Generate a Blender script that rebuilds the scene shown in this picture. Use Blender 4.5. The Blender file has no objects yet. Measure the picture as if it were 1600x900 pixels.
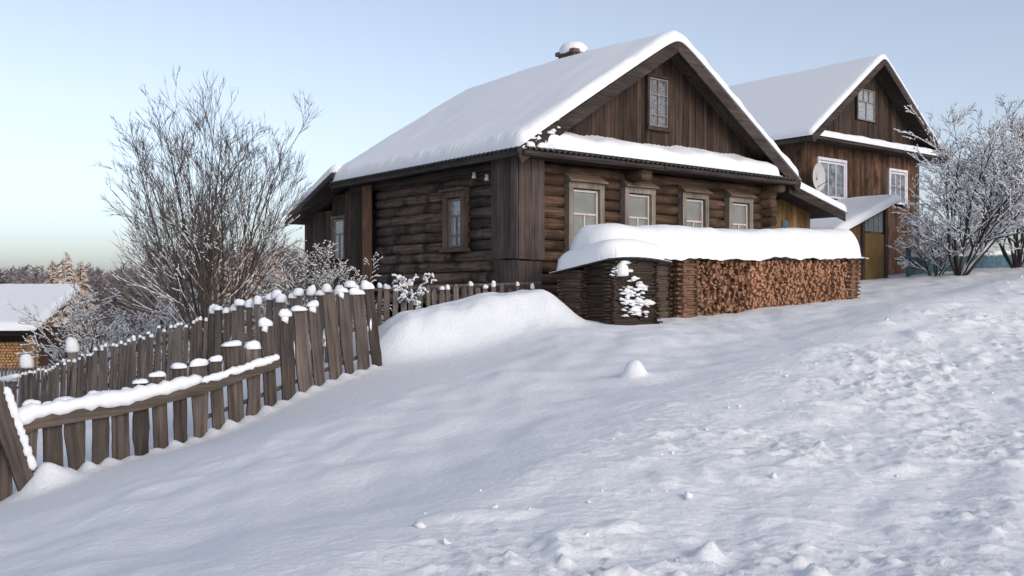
import bpy, math, random
import numpy as np
from mathutils import Vector, Matrix

random.seed(7)
rng = np.random.default_rng(7)
sc = bpy.context.scene
COL = sc.collection
EYE = 1.6                                   # camera height; the road under the camera is z = 0
F = 1459.0 / 1600.0                         # focal length / picture width

# ------------------------------------------------------------------ camera, world, sun, exposure
cam_d = bpy.data.cameras.new('camera'); cam_d.sensor_width = 36.0; cam_d.lens = 36.0 * F
cam_d.clip_start = 0.1; cam_d.clip_end = 3000
cam = bpy.data.objects.new('camera', cam_d); COL.objects.link(cam)
cam.location = (0, 0, EYE); cam.rotation_euler = (math.radians(90), 0, 0)
sc.camera = cam
SUN_EL = math.radians(25)
SUN_DIR = Vector((0.63, -0.776, 0)).normalized()     # horizontal direction towards the sun
w = bpy.data.worlds.new('World'); sc.world = w; w.use_nodes = True
nt = w.node_tree; bg = nt.nodes['Background']
sky = nt.nodes.new('ShaderNodeTexSky'); sky.sky_type = 'NISHITA'; sky.sun_disc = False
sky.sun_elevation = SUN_EL; sky.sun_rotation = math.atan2(SUN_DIR.x, SUN_DIR.y)
sky.altitude = 100; sky.air_density = 0.9; sky.dust_density = 2.0; sky.ozone_density = 2.8
hs = nt.nodes.new('ShaderNodeHueSaturation'); hs.inputs['Saturation'].default_value = 0.58
nt.links.new(sky.outputs[0], hs.inputs['Color']); nt.links.new(hs.outputs[0], bg.inputs[0]); bg.inputs[1].default_value = 0.15
sun_d = bpy.data.lights.new('sun', 'SUN'); sun_d.energy = 0.5; sun_d.angle = math.radians(10)
sun_d.color = (1.0, 0.82, 0.68)
sun = bpy.data.objects.new('sun', sun_d); COL.objects.link(sun)
sv = Vector((SUN_DIR.x * math.cos(SUN_EL), SUN_DIR.y * math.cos(SUN_EL), math.sin(SUN_EL)))
sun.rotation_euler = sv.to_track_quat('Z', 'Y').to_euler(); sun.location = (20, -20, 30)
sc.view_settings.view_transform = 'Standard'; sc.view_settings.look = 'None'
sc.view_settings.gamma = 1.0; sc.view_settings.exposure = 0.40

# ------------------------------------------------------------------ materials
def mat_new(name):
    m = bpy.data.materials.new(name); m.use_nodes = True
    return m, m.node_tree, m.node_tree.nodes['Principled BSDF']
def N(t, kind, **kw):
    n = t.nodes.new('ShaderNode' + kind)
    for k, v in kw.items(): setattr(n, k, v)
    return n
def snow_mat(name, scale=1.0, bump=0.25, tint=(0.82, 0.825, 0.84)):
    m, t, b = mat_new(name)
    b.inputs['Base Color'].default_value = (*tint, 1); b.inputs['Roughness'].default_value = 0.7
    b.inputs['Specular IOR Level'].default_value = 0.25
    b.inputs['Subsurface Weight'].default_value = 0.0
    tc = N(t, 'TexCoord')
    n1 = N(t, 'TexNoise'); n1.inputs['Scale'].default_value = 18 * scale; n1.inputs['Detail'].default_value = 6
    n2 = N(t, 'TexNoise'); n2.inputs['Scale'].default_value = 140 * scale; n2.inputs['Detail'].default_value = 2
    ad = N(t, 'MixRGB', blend_type='ADD'); ad.inputs[0].default_value = 0.35
    bp = N(t, 'Bump'); bp.inputs['Strength'].default_value = bump; bp.inputs['Distance'].default_value = 0.03
    for n in (n1, n2): t.links.new(tc.outputs['Object'], n.inputs['Vector'])
    t.links.new(n1.outputs[0], ad.inputs[1]); t.links.new(n2.outputs[0], ad.inputs[2])
    t.links.new(ad.outputs[0], bp.inputs['Height']); t.links.new(bp.outputs[0], b.inputs['Normal'])
    return m
def wood_mat(name, c1, c2, axis=2, rough=0.85, rnd=0.35, fine=1.0, bump=0.5, spots=None):
    """weathered wood with grain along one axis; every piece differs a little in tone"""
    m, t, b = mat_new(name); L = t.links.new
    tc = N(t, 'TexCoord'); mp = N(t, 'Mapping')
    s = [22 * fine] * 3; s[axis] = 1.1 * fine; mp.inputs['Scale'].default_value = s
    oi = N(t, 'ObjectInfo'); addv = N(t, 'VectorMath', operation='ADD'); mul = N(t, 'VectorMath', operation='SCALE')
    cmb = N(t, 'CombineXYZ'); L(oi.outputs['Random'], cmb.inputs[0]); L(oi.outputs['Random'], cmb.inputs[1]); L(oi.outputs['Random'], cmb.inputs[2])
    L(cmb.outputs[0], mul.inputs[0]); mul.inputs['Scale'].default_value = 37.0
    L(tc.outputs['Object'], addv.inputs[0]); L(mul.outputs[0], addv.inputs[1]); L(addv.outputs[0], mp.inputs['Vector'])
    n1 = N(t, 'TexNoise'); n1.inputs['Scale'].default_value = 1; n1.inputs['Detail'].default_value = 7; n1.inputs['Roughness'].default_value = 0.65
    L(mp.outputs[0], n1.inputs['Vector'])
    n2 = N(t, 'TexNoise'); n2.inputs['Scale'].default_value = 1.3; n2.inputs['Detail'].default_value = 3
    L(addv.outputs[0], n2.inputs['Vector'])
    cr = N(t, 'ValToRGB'); cr.color_ramp.elements[0].position = 0.32; cr.color_ramp.elements[1].position = 0.72
    cr.color_ramp.elements[0].color = (*c1, 1); cr.color_ramp.elements[1].color = (*c2, 1)
    L(n1.outputs[0], cr.inputs[0])
    mr = N(t, 'MapRange'); mr.inputs[3].default_value = 1 - rnd; mr.inputs[4].default_value = 1 + rnd
    L(oi.outputs['Random'], mr.inputs[0])
    mr2 = N(t, 'MapRange'); mr2.inputs[1].default_value = 0.3; mr2.inputs[2].default_value = 0.7; mr2.inputs[3].default_value = 0.7; mr2.inputs[4].default_value = 1.25
    L(n2.outputs[0], mr2.inputs[0])
    mm = N(t, 'Math', operation='MULTIPLY'); L(mr.outputs[0], mm.inputs[0]); L(mr2.outputs[0], mm.inputs[1])
    sc_ = N(t, 'VectorMath', operation='SCALE'); L(cr.outputs[0], sc_.inputs[0]); L(mm.outputs[0], sc_.inputs['Scale'])
    last = sc_.outputs[0]
    if spots:
        n3 = N(t, 'TexNoise'); n3.inputs['Scale'].default_value = 2.2; n3.inputs['Detail'].default_value = 4
        L(addv.outputs[0], n3.inputs['Vector'])
        r3 = N(t, 'ValToRGB'); r3.color_ramp.elements[0].position = 0.5; r3.color_ramp.elements[1].position = 0.66
        L(n3.outputs[0], r3.inputs[0])
        mx = N(t, 'MixRGB'); L(r3.outputs[0], mx.inputs[0]); L(last, mx.inputs[1]); mx.inputs[2].default_value = (*spots, 1)
        last = mx.outputs[0]
    L(last, b.inputs['Base Color'])
    b.inputs['Roughness'].default_value = rough; b.inputs['Specular IOR Level'].default_value = 0.2
    bp = N(t, 'Bump'); bp.inputs['Strength'].default_value = bump; bp.inputs['Distance'].default_value = 0.012
    L(n1.outputs[0], bp.inputs['Height']); L(bp.outputs[0], b.inputs['Normal'])
    return m
def plain(name, c, rough=0.7, spec=0.3, noise=0.25, scale=9.0, metal=0.0):
    m, t, b = mat_new(name); L = t.links.new
    tc = N(t, 'TexCoord'); n1 = N(t, 'TexNoise'); n1.inputs['Scale'].default_value = scale; n1.inputs['Detail'].default_value = 5
    L(tc.outputs['Object'], n1.inputs['Vector'])
    cr = N(t, 'ValToRGB'); cr.color_ramp.elements[0].position = 0.3; cr.color_ramp.elements[1].position = 0.7
    cr.color_ramp.elements[0].color = (*[x * (1 - noise) for x in c], 1); cr.color_ramp.elements[1].color = (*[min(1, x * (1 + noise)) for x in c], 1)
    L(n1.outputs[0], cr.inputs[0]); L(cr.outputs[0], b.inputs['Base Color'])
    b.inputs['Roughness'].default_value = rough; b.inputs['Specular IOR Level'].default_value = spec; b.inputs['Metallic'].default_value = metal
    return m
M = {}
M['snow'] = snow_mat('snow'); M['snow_fine'] = snow_mat('snow_fine', 2.5, 0.35)
M['ground'] = snow_mat('ground_snow', 1.0, 0.55)
M['log_front'] = wood_mat('log_front', (0.03, 0.019, 0.013), (0.19, 0.118, 0.078), 0, spots=(0.05, 0.032, 0.022))
M['log_side'] = wood_mat('log_side', (0.034, 0.025, 0.020), (0.21, 0.148, 0.112), 1, spots=(0.03, 0.023, 0.02))
M['plank'] = wood_mat('plank', (0.024, 0.016, 0.012), (0.085, 0.056, 0.042), 2, rnd=0.4)
M['grey_board'] = wood_mat('grey_board', (0.045, 0.034, 0.03), (0.135, 0.103, 0.09), 2, rnd=0.25)
M['orange_board'] = wood_mat('orange_board', (0.10, 0.05, 0.028), (0.24, 0.125, 0.07), 2, rnd=0.25)
M['beam'] = wood_mat('beam', (0.022, 0.018, 0.016), (0.085, 0.066, 0.058), 0, rnd=0.2)
M['beam_y'] = wood_mat('beam_y', (0.022, 0.018, 0.016), (0.085, 0.066, 0.058), 1, rnd=0.2)
M['casing'] = wood_mat('casing', (0.14, 0.122, 0.102), (0.33, 0.29, 0.25), 2, rnd=0.15)
M['casing_brown'] = wood_mat('casing_brown', (0.06, 0.042, 0.032), (0.20, 0.14, 0.105), 2, rnd=0.15)
M['hood'] = wood_mat('hood', (0.13, 0.09, 0.065), (0.29, 0.21, 0.155), 0, rnd=0.12)
M['sash'] = plain('sash_paint', (0.62, 0.53, 0.48), noise=0.12)
M['sash_grey'] = plain('sash_grey', (0.20, 0.17, 0.15), noise=0.3)
M['white_paint'] = plain('white_paint', (0.72, 0.70, 0.74), noise=0.06)
M['picket'] = wood_mat('picket', (0.036, 0.029, 0.025), (0.15, 0.117, 0.10), 2, rnd=0.45)
M['picket_grey'] = wood_mat('picket_grey', (0.07, 0.058, 0.05), (0.22, 0.18, 0.155), 2, rnd=0.3)
M['rail'] = wood_mat('rail', (0.045, 0.036, 0.03), (0.17, 0.13, 0.105), 0, rnd=0.2)
M['slate'] = plain('slate_sheet', (0.045, 0.05, 0.05), 0.8, noise=0.4)
M['black_sheet'] = plain('black_sheet', (0.03, 0.032, 0.035), 0.6, noise=0.4)
M['red_plank'] = wood_mat('red_plank', (0.045, 0.025, 0.016), (0.20, 0.108, 0.066), 2, rnd=0.4, spots=(0.05, 0.028, 0.018))
M['gable_dark'] = wood_mat('gable_dark', (0.022, 0.016, 0.013), (0.085, 0.055, 0.042), 2, rnd=0.35)
M['yellow_plank'] = wood_mat('yellow_plank', (0.09, 0.05, 0.02), (0.30, 0.18, 0.075), 2, rnd=0.3)
M['door_paint'] = plain('door_paint', (0.30, 0.175, 0.055), 0.6, noise=0.15, scale=3)
M['blue_paint'] = plain('blue_paint', (0.06, 0.125, 0.16), 0.7, noise=0.35, scale=4)
M['bark'] = plain('bark', (0.095, 0.075, 0.065), 0.9, noise=0.4, scale=20)
M['bark_dark'] = plain('bark_dark', (0.05, 0.04, 0.036), 0.9, noise=0.4, scale=20)
M['brick'] = plain('brick', (0.13, 0.085, 0.07), 0.9, noise=0.3)
M['porcelain'] = plain('porcelain', (0.75, 0.73, 0.70), 0.3, 0.5, 0.05)
M['dish'] = plain('dish_grey', (0.60, 0.58, 0.58), 0.5, noise=0.08)
M['dark'] = plain('dark_inside', (0.012, 0.011, 0.010), 0.9, noise=0.2)
M['fire_end'] = wood_mat('fire_end', (0.11, 0.052, 0.030), (0.38, 0.21, 0.128), 1, rnd=0.5, fine=2.0)
M['fire_side'] = wood_mat('fire_side', (0.07, 0.042, 0.03), (0.30, 0.17, 0.105), 0, rnd=0.5, fine=1.5)
M['fire_shaded'] = wood_mat('fire_shaded', (0.025, 0.019, 0.016), (0.14, 0.098, 0.075), 1, rnd=0.5, fine=1.5)  # darker firewood: shade of the recess and left-facing side put into the colour
M['frost'] = plain('frosted_twig', (0.24, 0.215, 0.215), 0.9, noise=0.3, scale=3)
M['frost_sunlit'] = plain('frosted_sunlit_needles', (0.55, 0.44, 0.36), 0.9, noise=0.35, scale=2)  # frosted needles with the warm sunlight on them put into the colour
M['cut_wood'] = plain('cut_wood', (0.42, 0.24, 0.12), 0.8, noise=0.4, scale=12)
def pane_mat(name, c1, c2, scale=6.0):
    m = plain(name, c1, 0.12, 0.6, 0.0); t = m.node_tree
    cr = [n for n in t.nodes if n.type == 'VALTORGB'][0]
    cr.color_ramp.elements[0].color = (*c1, 1); cr.color_ramp.elements[1].color = (*c2, 1)
    [n for n in t.nodes if n.type == 'TEX_NOISE'][0].inputs['Scale'].default_value = scale
    return m
M['pane'] = pane_mat('pane_curtained', (0.16, 0.165, 0.155), (0.25, 0.255, 0.24), 2.0)
M['pane_frost'] = pane_mat('pane_frosted', (0.17, 0.185, 0.20), (0.36, 0.38, 0.41), 14.0)
M['pane_gable'] = pane_mat('pane_gable', (0.05, 0.055, 0.06), (0.20, 0.21, 0.23), 22.0)
M['pane_dark'] = pane_mat('pane_dark', (0.03, 0.035, 0.04), (0.30, 0.31, 0.34), 5.0)

# ------------------------------------------------------------------ mesh helpers
class MB:
    def __init__(self): self.v = []; self.f = []
    def add(self, vs, fs):
        o = len(self.v); self.v.extend([tuple(p) for p in vs]); self.f.extend([tuple(i + o for i in f) for f in fs]); return self
    def box(self, x0, x1, y0, y1, z0, z1):
        return self.add([(x0,y0,z0),(x1,y0,z0),(x1,y1,z0),(x0,y1,z0),(x0,y0,z1),(x1,y0,z1),(x1,y1,z1),(x0,y1,z1)],
                        [(0,3,2,1),(4,5,6,7),(0,1,5,4),(1,2,6,5),(2,3,7,6),(3,0,4,7)])
    def prism(self, poly, d):                     # polygon (3d points, counter-clockwise seen from -d) pushed along vector d
        n = len(poly); d = Vector(d)
        return self.add([Vector(p) for p in poly] + [Vector(p) + d for p in poly],
                        [tuple(range(n)), tuple(range(2*n-1, n-1, -1))] + [(i, i+n, (i+1) % n + n, (i+1) % n) for i in range(n)])
    def tube(self, pts, rad, k=5, cap=True):
        pts = [Vector(p) for p in pts]; n = len(pts); o = len(self.v)
        for i, p in enumerate(pts):
            d = (pts[min(i+1, n-1)] - pts[max(i-1, 0)])
            if d.length < 1e-9: d = Vector((0,0,1))
            d.normalize(); a = Vector((0,0,1)) if abs(d.z) < 0.9 else Vector((1,0,0))
            e1 = d.cross(a).normalized(); e2 = d.cross(e1)
            for j in range(k):
                q = 2*math.pi*j/k; self.v.append(tuple(p + (e1*math.cos(q) + e2*math.sin(q)) * rad[i]))
        for i in range(n-1):
            for j in range(k):
                self.f.append((o+i*k+j, o+(i+1)*k+j, o+(i+1)*k+(j+1) % k, o+i*k+(j+1) % k))
        if cap:
            self.f.append(tuple(o+j for j in range(k))); self.f.append(tuple(o+(n-1)*k+j for j in range(k-1, -1, -1)))
        return self
    def blob(self, c, r, seg=8, rings=4, jit=0.12, bottom=-0.35):   # a lump of snow, flat below
        c = Vector(c); o = len(self.v); sq = [random.uniform(1-jit, 1+jit) for _ in range(seg)]; lop = (random.uniform(-1.6, 1.6)*jit, random.uniform(-1, 1)*jit, random.uniform(-2, 2)*jit)
        for i in range(rings):
            ph = math.pi/2 * (1 - i/(rings-1)*1.35)
            for j in range(seg):
                a = 2*math.pi*j/seg; cr = max(math.cos(ph), 0.003)**.62*sq[j]*random.uniform(1-jit/2, 1+jit/2)
                self.v.append((c.x + r[0]*(cr*math.cos(a) + lop[0]*math.sin(ph)), c.y + r[1]*(cr*math.sin(a) + lop[1]*math.sin(ph)), c.z + r[2]*max(math.sin(ph), bottom)*(1+lop[2]*math.cos(a))))
        for i in range(rings-1):
            for j in range(seg):
                self.f.append((o+i*seg+j, o+(i+1)*seg+j, o+(i+1)*seg+(j+1) % seg, o+i*seg+(j+1) % seg))
        self.f.append(tuple(o+j for j in range(seg))); self.f.append(tuple(o+(rings-1)*seg+j for j in range(seg-1, -1, -1)))
        return self
    def build(self, name, mat, parent=None, smooth=False):
        me = bpy.data.meshes.new(name); me.from_pydata(self.v, [], self.f); me.update()
        if mat: me.materials.append(M[mat] if isinstance(mat, str) else mat)
        if smooth: me.polygons.foreach_set('use_smooth', [True]*len(me.polygons))
        o = bpy.data.objects.new(name, me); COL.objects.link(o)
        if parent: o.parent = parent
        return o
def tag(o, label, cat, group=None, kind=None):
    if label: o['label'] = label
    if cat: o['category'] = cat
    if group: o['group'] = group
    if kind: o['kind'] = kind
    return o
def root(name, loc, rz=0, label=None, cat=None, group=None):
    o = bpy.data.objects.new(name, None); COL.objects.link(o); o.location = loc; o.rotation_euler = (0, 0, rz)
    o.empty_display_size = 0.3
    return tag(o, label, cat, group)

# numpy gradient noise
_perm = np.random.default_rng(3).permutation(4096)
_ga = np.random.default_rng(4).uniform(0, 2*np.pi, 4096)
def pn(x, y):
    xi = np.floor(x).astype(int); yi = np.floor(y).astype(int); xf = x - xi; yf = y - yi
    def g(ix, iy, dx, dy):
        a = _ga[_perm[(ix + _perm[iy & 4095]) & 4095]]; return np.cos(a)*dx + np.sin(a)*dy
    u = xf*xf*xf*(xf*(xf*6-15)+10); v = yf*yf*yf*(yf*(yf*6-15)+10)
    a = g(xi, yi, xf, yf); b = g(xi+1, yi, xf-1, yf); c = g(xi, yi+1, xf, yf-1); d = g(xi+1, yi+1, xf-1, yf-1)
    return (a*(1-u)+b*u)*(1-v) + (c*(1-u)+d*u)*v
def sstep(a, b, x):
    t = np.clip((x-a)/(b-a), 0, 1); return t*t*(3-2*t)

def grid_obj(name, P, mat, parent=None, bottom=None):
    """P: (nu,nv,3) top sheet; bottom: same shape, joined round the rim"""
    nu, nv, _ = P.shape
    idx = np.arange(nu*nv).reshape(nu, nv)
    q = np.stack([idx[:-1, :-1], idx[1:, :-1], idx[1:, 1:], idx[:-1, 1:]], -1).reshape(-1, 4)
    V = P.reshape(-1, 3); faces = q.tolist()
    if bottom is not None:
        o = nu*nv; V = np.concatenate([V, bottom.reshape(-1, 3)])
        faces += (q[:, ::-1] + o).tolist()
        rim = list(idx[:, 0]) + list(idx[-1, 1:]) + list(idx[::-1, -1][1:]) + list(idx[0, ::-1][1:-1])
        for i in range(len(rim)):
            a, b = int(rim[i]), int(rim[(i+1) % len(rim)]); faces.append((b, a, a+o, b+o))
    me = bpy.data.meshes.new(name); me.from_pydata(V.tolist(), [], faces); me.update()
    me.polygons.foreach_set('use_smooth', [True]*len(me.polygons)); me.materials.append(M[mat])
    ob = bpy.data.objects.new(name, me); COL.objects.link(ob)
    if parent: ob.parent = parent
    return ob
def edge_space(n, L, r):
    """parameters 0..1, dense within r of both ends"""
    k = 9; e = (1-np.cos(np.linspace(0, np.pi/2, k)))*r/L
    mid = np.linspace(r/L, 1-r/L, max(n, 3))[1:-1]
    return np.concatenate([e, mid, 1-e[::-1]])
def snow_sheet(name, base, Lu, Lv, thick, r, parent, nu=40, nv=30, amp=0.03, mat='snow', seed=0, edges=(1,1,1,1), freq=1.2, drop=0.0, ragged=0.0, pw=2.5, flute=0.0):
    """a thick rounded layer of snow lying on base(u,v) -> xyz arrays (u,v in 0..1)"""
    u = edge_space(nu, Lu, r); v = edge_space(nv, Lv, r); U, V = np.meshgrid(u, v, indexing='ij')
    big = 9e9
    rr = r*(1 + ragged*pn(U*Lu*3+seed, V*Lv*3+7))
    q = np.zeros_like(U)
    for on, d in zip(edges, (U*Lu, (1-U)*Lu, V*Lv, (1-V)*Lv)):
        if on: q = q + np.clip(1-d/rr, 0, 1)**2
    q = np.clip(np.sqrt(q), 0, 1); h = (1-q**pw)**(1/pw)
    nse = pn(U*Lu*freq+seed*3.1, V*Lv*freq+seed) + 0.5*pn(U*Lu*freq*2.7+seed, V*Lv*freq*2.7+5+seed)
    B = np.stack(base(U, V), -1)
    dv = np.minimum(V, 1-V)*Lv
    nse = nse + (flute/max(amp, 1e-6))*np.sin(U*Lu/0.15*2*np.pi)*np.exp(-dv/0.28)*(0.6+0.8*pn(U*Lu*1.3, V*0+seed))
    T = B.copy(); T[..., 2] += np.maximum(thick*h + amp*nse*h, 0) + 0.004
    lo = B.copy(); lo[..., 2] -= 0.004 + drop
    return grid_obj(name, T, mat, parent, lo)

# ------------------------------------------------------------------ frames of the place
# corner of the log house and its two directions (front wall runs to the right and away, side wall to the left and away)
HC = np.array([0.152, 19.0]); HS = np.array([0.785, 0.6195]); HM = np.array([-0.6195, 0.785])
HA = math.atan2(HS[1], HS[0])
def hw(x, y): p = HC + HS*x + HM*y; return float(p[0]), float(p[1])

# ------------------------------------------------------------------ terrain
CP = np.array([
    (0,0,-1.6),(3,0,-1.5),(6,0,-1.35),(-3,0,-2.0),(-7,0,-2.8),(0,-6,-2.0),(8,-6,-1.6),(-10,-4,-3.5),
    (2.7,5,-1.52),(0,5,-1.56),(-2.6,4.8,-1.66),(-3.3,6.2,-1.84),(-4.4,8,-2.08),(-1.3,7,-1.6),
    (-5.29,11.03,-2.27),(-5.67,10.6,-2.38),(-6.6,9.6,-2.6),(-4.2,12.25,-2.02),(-3.28,13.28,-1.66),(-2.1,14.6,-1.24),
    (-2.6,10.5,-1.62),(-1.2,12.5,-1.25),(0.3,9.2,-1.32),(0.8,13.8,-0.92),(-0.6,14.9,-1.05),
    (0.95,15.9,-0.66),(1.72,16.4,-0.64),(3.25,18.26,-0.60),(5.6,20.2,-0.42),(8.14,22.1,-0.235),(4.5,14.5,-0.78),(7,18,-0.36),
    (0.15,19,-0.45),(-2.5,22,-0.8),(-4,25.5,-1.0),(6.5,24,-0.3),(4,30,-0.2),
    (10.3,24.5,0.05),(12.5,26.2,0.42),(15,27,0.6),(11,29,0.3),(15,33,0.5),(20,32,0.9),
    (5.5,9.3,-1.3),(9,15,-0.75),(13,21,0.0),(18,26,0.55),(14,10,-0.9),(22,20,0.3),
    (-5.24,17,-1.6),(-8.2,19,-2.25),(-11.2,21,-3.1),(-14,22.5,-3.5),(-8,14,-2.5),(-11,14,-3.1),(-6,22,-1.9),(-9,27,-2.7),
    (-18,38,-3.3),(-25,38,-3.6),(-12,40,-3.0),(-6,45,-2.2),(-40,60,-5),(-15,80,-5),(-60,120,-7),(-20,150,-7.5),(20,120,-4),(60,150,-3),(40,60,1.5),(80,60,2),(60,20,1.5),
    (-60,20,-8),(-60,-30,-8),(0,-60,-3),(60,-40,0),(-150,150,-9),(150,150,-2),(-150,0,-10),(150,0,2),(0,300,-8),(-250,300,-9),(250,300,-6)], float)
def tps_fit(P):
    n = len(P); s = 0.02
    D = np.hypot(P[:, None, 0]-P[None, :, 0], P[:, None, 1]-P[None, :, 1])
    K = np.where(D > 0, D, 0)                       # biharmonic-like linear kernel, softened: calm away from the points
    K = -np.sqrt(D*D + 1.5)
    A = np.zeros((n+1, n+1)); A[:n, :n] = K + s*np.eye(n)*(-1); A[:n, n] = 1; A[n, :n] = 1
    b = np.concatenate([P[:, 2], [0]])
    return np.linalg.solve(A, b)
TW = tps_fit(CP)
BERM = np.array([(-4.6,0.3),(-1.5,4.75),(0.25,7.2),(3.2,11.6),(6.2,15.6),(10.4,20.6),(17,27)], float)
FA = np.array([-2.1, 14.6]); FB = np.array([-5.67, 10.6])         # ends of the near fence
def seg_sd(x, y, poly):
    """signed distance (right side positive) and run along a polyline"""
    best = np.full(x.shape, 1e9); run = np.zeros(x.shape); acc = 0.0
    for a, b in zip(poly[:-1], poly[1:]):
        d = b-a; L = np.hypot(*d); d = d/L
        t = np.clip((x-a[0])*d[0]+(y-a[1])*d[1], 0, L)
        qx = x-a[0]-d[0]*t; qy = y-a[1]-d[1]*t; dist = np.hypot(qx, qy)
        sg = np.where(qx*d[1]-qy*d[0] >= 0, 1, -1)
        m = dist < np.abs(best); best = np.where(m, dist*sg, best); run = np.where(m, acc+t, run); acc += L
    return best, run
def ground(x, y, fine=True):
    x = np.asarray(x, float); y = np.asarray(y, float); shp = x.shape; x = x.ravel(); y = y.ravel()
    z = np.full(x.shape, TW[-1])
    for (px, py, _), c in zip(CP, TW[:-1]): z = z - c*np.sqrt((x-px)**2+(y-py)**2+1.5)
    near = sstep(70, 30, np.hypot(x, y))
    bd, run = seg_sd(x, y, BERM)
    # bank ploughed up beside the road, trough in front of it
    hgt = 0.15 + 0.05*sstep(12, 20, run) + 0.10*pn(run*0.45, run*0+3.3) + 0.05*pn(run*1.3, run*0+9.1)
    side = np.where(bd > 0, 1.5, 1.1)
    z = z + near*(hgt*np.exp(-((bd-0.35)/side)**2) - 0.03*np.exp(-((bd+1.4)/0.8)**2))
    rough = sstep(-0.9, 1.3, bd + 0.5*pn(x*0.9, y*0.9))*sstep(5.2, 2.6, bd)*near
    road = sstep(2.4, 3.6, bd)*near
    # soft wind ripples and hollows on the untouched slope
    soft = (1-sstep(-1.0, 0.2, bd))*near*sstep(1.6, 3.2, np.abs(seg_sd(x, y, np.array([FA, FB]))[0]))
    z = z + soft*(0.06*pn(x*0.95+3, y*0.8) + 0.045*pn(x*2.1, y*1.7+5) + 0.030*np.clip(pn(x*3.6+9, y*2.6), -.1, 1)*sstep(-.2, .3, pn(x*.5+8, y*.5)))
    if fine:
        along_, acr = run, bd                          # streaks dragged along the road by the plough
        vary = 0.35+0.9*sstep(-0.25, 0.35, pn(x*0.55+2, y*0.55))
        clod = np.clip(pn(x*2.3, y*2.3)-0.25, 0, 1)*0.14 + (np.clip(pn(x*6.1+7, y*6.1)-0.15, 0, 1)*0.085 + np.clip(pn(x*12.3+7, y*12.3)-0.12, 0, 1)*0.056 + np.clip(pn(x*24+1, y*24)-0.10, 0, 1)*0.034)*vary
        lump = 0.040*pn(along_*0.9, acr*2.1) + 0.022*pn(along_*1.9+3, acr*3.6) + clod + (np.abs(pn(x*17, y*17))*0.010 + pn(x*43, y*43)*0.007)*vary
        z = z + rough*lump*1.3
        # wheel-packed road: streaks that run along it
        z = z + road*(0.040*pn(bd*5.0, run*0.35) + 0.018*np.abs(pn(run*5.0, bd*2.0+3)) + 0.006*pn(x*23, y*23))
        z = z + (1-rough)*near*(0.004*pn(x*9+1, y*9)+0.002*pn(x*25, y*25))
    # big drift between the near fence and the woodpile
    dd, dr = seg_sd(x, y, np.array([(-2.75,15.75),(-1.1,16.35),(0.45,16.95),(1.2,17.15)]))
    amp = 0.60*sstep(-0.1, 1.0, dr)*sstep(4.35, 3.3, dr)*(1+0.18*pn(dr*1.1, dr*0+1))
    z = z + (amp + amp*(0.16*pn(x*1.5+4, y*1.5) + 0.07*pn(x*3.7, y*3.7+2)))*np.where(dd > 0, np.exp(-(np.clip(dd-0.25, 0, 9)/0.62)**2.4), np.exp(-(dd/1.5)**2))
    # lumps of snow between the pickets of the near fence
    fd, fr = seg_sd(x, y, np.array([FB, FA]))
    z = z + (0.085+0.13*pn(fr*1.7, fr*0+6))*np.exp(-(fd/0.20)**2)*(0.65+0.35*np.cos(fr*2*math.pi/0.275+2.0*pn(fr*0.9, fr*0+2)))*sstep(5.4, 5.2, fr)*sstep(-0.1, 0.3, fr)
    z = z + 0.26*np.exp(-(((x+5.33)/0.26)**2+((y-10.70)/0.26)**2))
    # one snowed-over stump on the slope, clods on the bank
    z = z + 0.17*np.exp(-(((x-1.47)/0.13)**2+((y-11.25)/0.13)**2)**2) + 0.05*np.exp(-(((x-1.47)/0.4)**2+((y-11.2)/0.35)**2))
    return z.reshape(shp) + EYE
def gz(x, y): return float(ground(np.array([x]), np.array([y]), False)[0])

def axis(parts):
    out = [np.array([parts[0][0]])]
    for a, b, n in parts: out.append(np.linspace(a, b, n+1)[1:])
    return np.concatenate(out)
gx = axis([(-900,-120,14),(-120,-30,40),(-30,-9,90),(-9,-5,90),(-5,7,330),(7,14,120),(14,30,70),(30,120,40),(120,900,14)])
gy = axis([(-300,-20,20),(-20,2.5,60),(2.5,9,260),(9,17,210),(17,30,130),(30,70,60),(70,200,40),(200,1500,25)])
GX, GY = np.meshgrid(gx, gy, indexing='ij')
g = grid_obj('snow_ground', np.stack([GX, GY, ground(GX, GY)], -1), 'ground'); tag(g, None, None, kind='structure')
g['label'] = 'snow covered ground sloping down to the left, rough along the ploughed roadside'

# crumbs of ploughed snow on the bank
mb = MB()
for i in range(190):
    r_ = random.random()*14; 
    k = random.choice(range(1, len(BERM)-1)); a, b = BERM[k], BERM[k+1]; tt = random.random()
    d = (b-a)/np.hypot(*(b-a)); off = abs(random.gauss(0.9, 1.0))
    p = a+(b-a)*tt + np.array([d[1], -d[0]])*off
    s = min(random.lognormvariate(-4.5, 0.6), 0.06)
    mb.blob((p[0], p[1], float(ground(p[:1], p[1:2])[0]) + s*0.2), (s*random.uniform(.8,1.5), s, s*random.uniform(.6,1)), 6, 4, 0.3)
tag(mb.build('snow_crumbs', 'snow_fine', None, True), 'scattered crumbs and clods of ploughed snow on the roadside bank', 'snow', kind='stuff')

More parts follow.
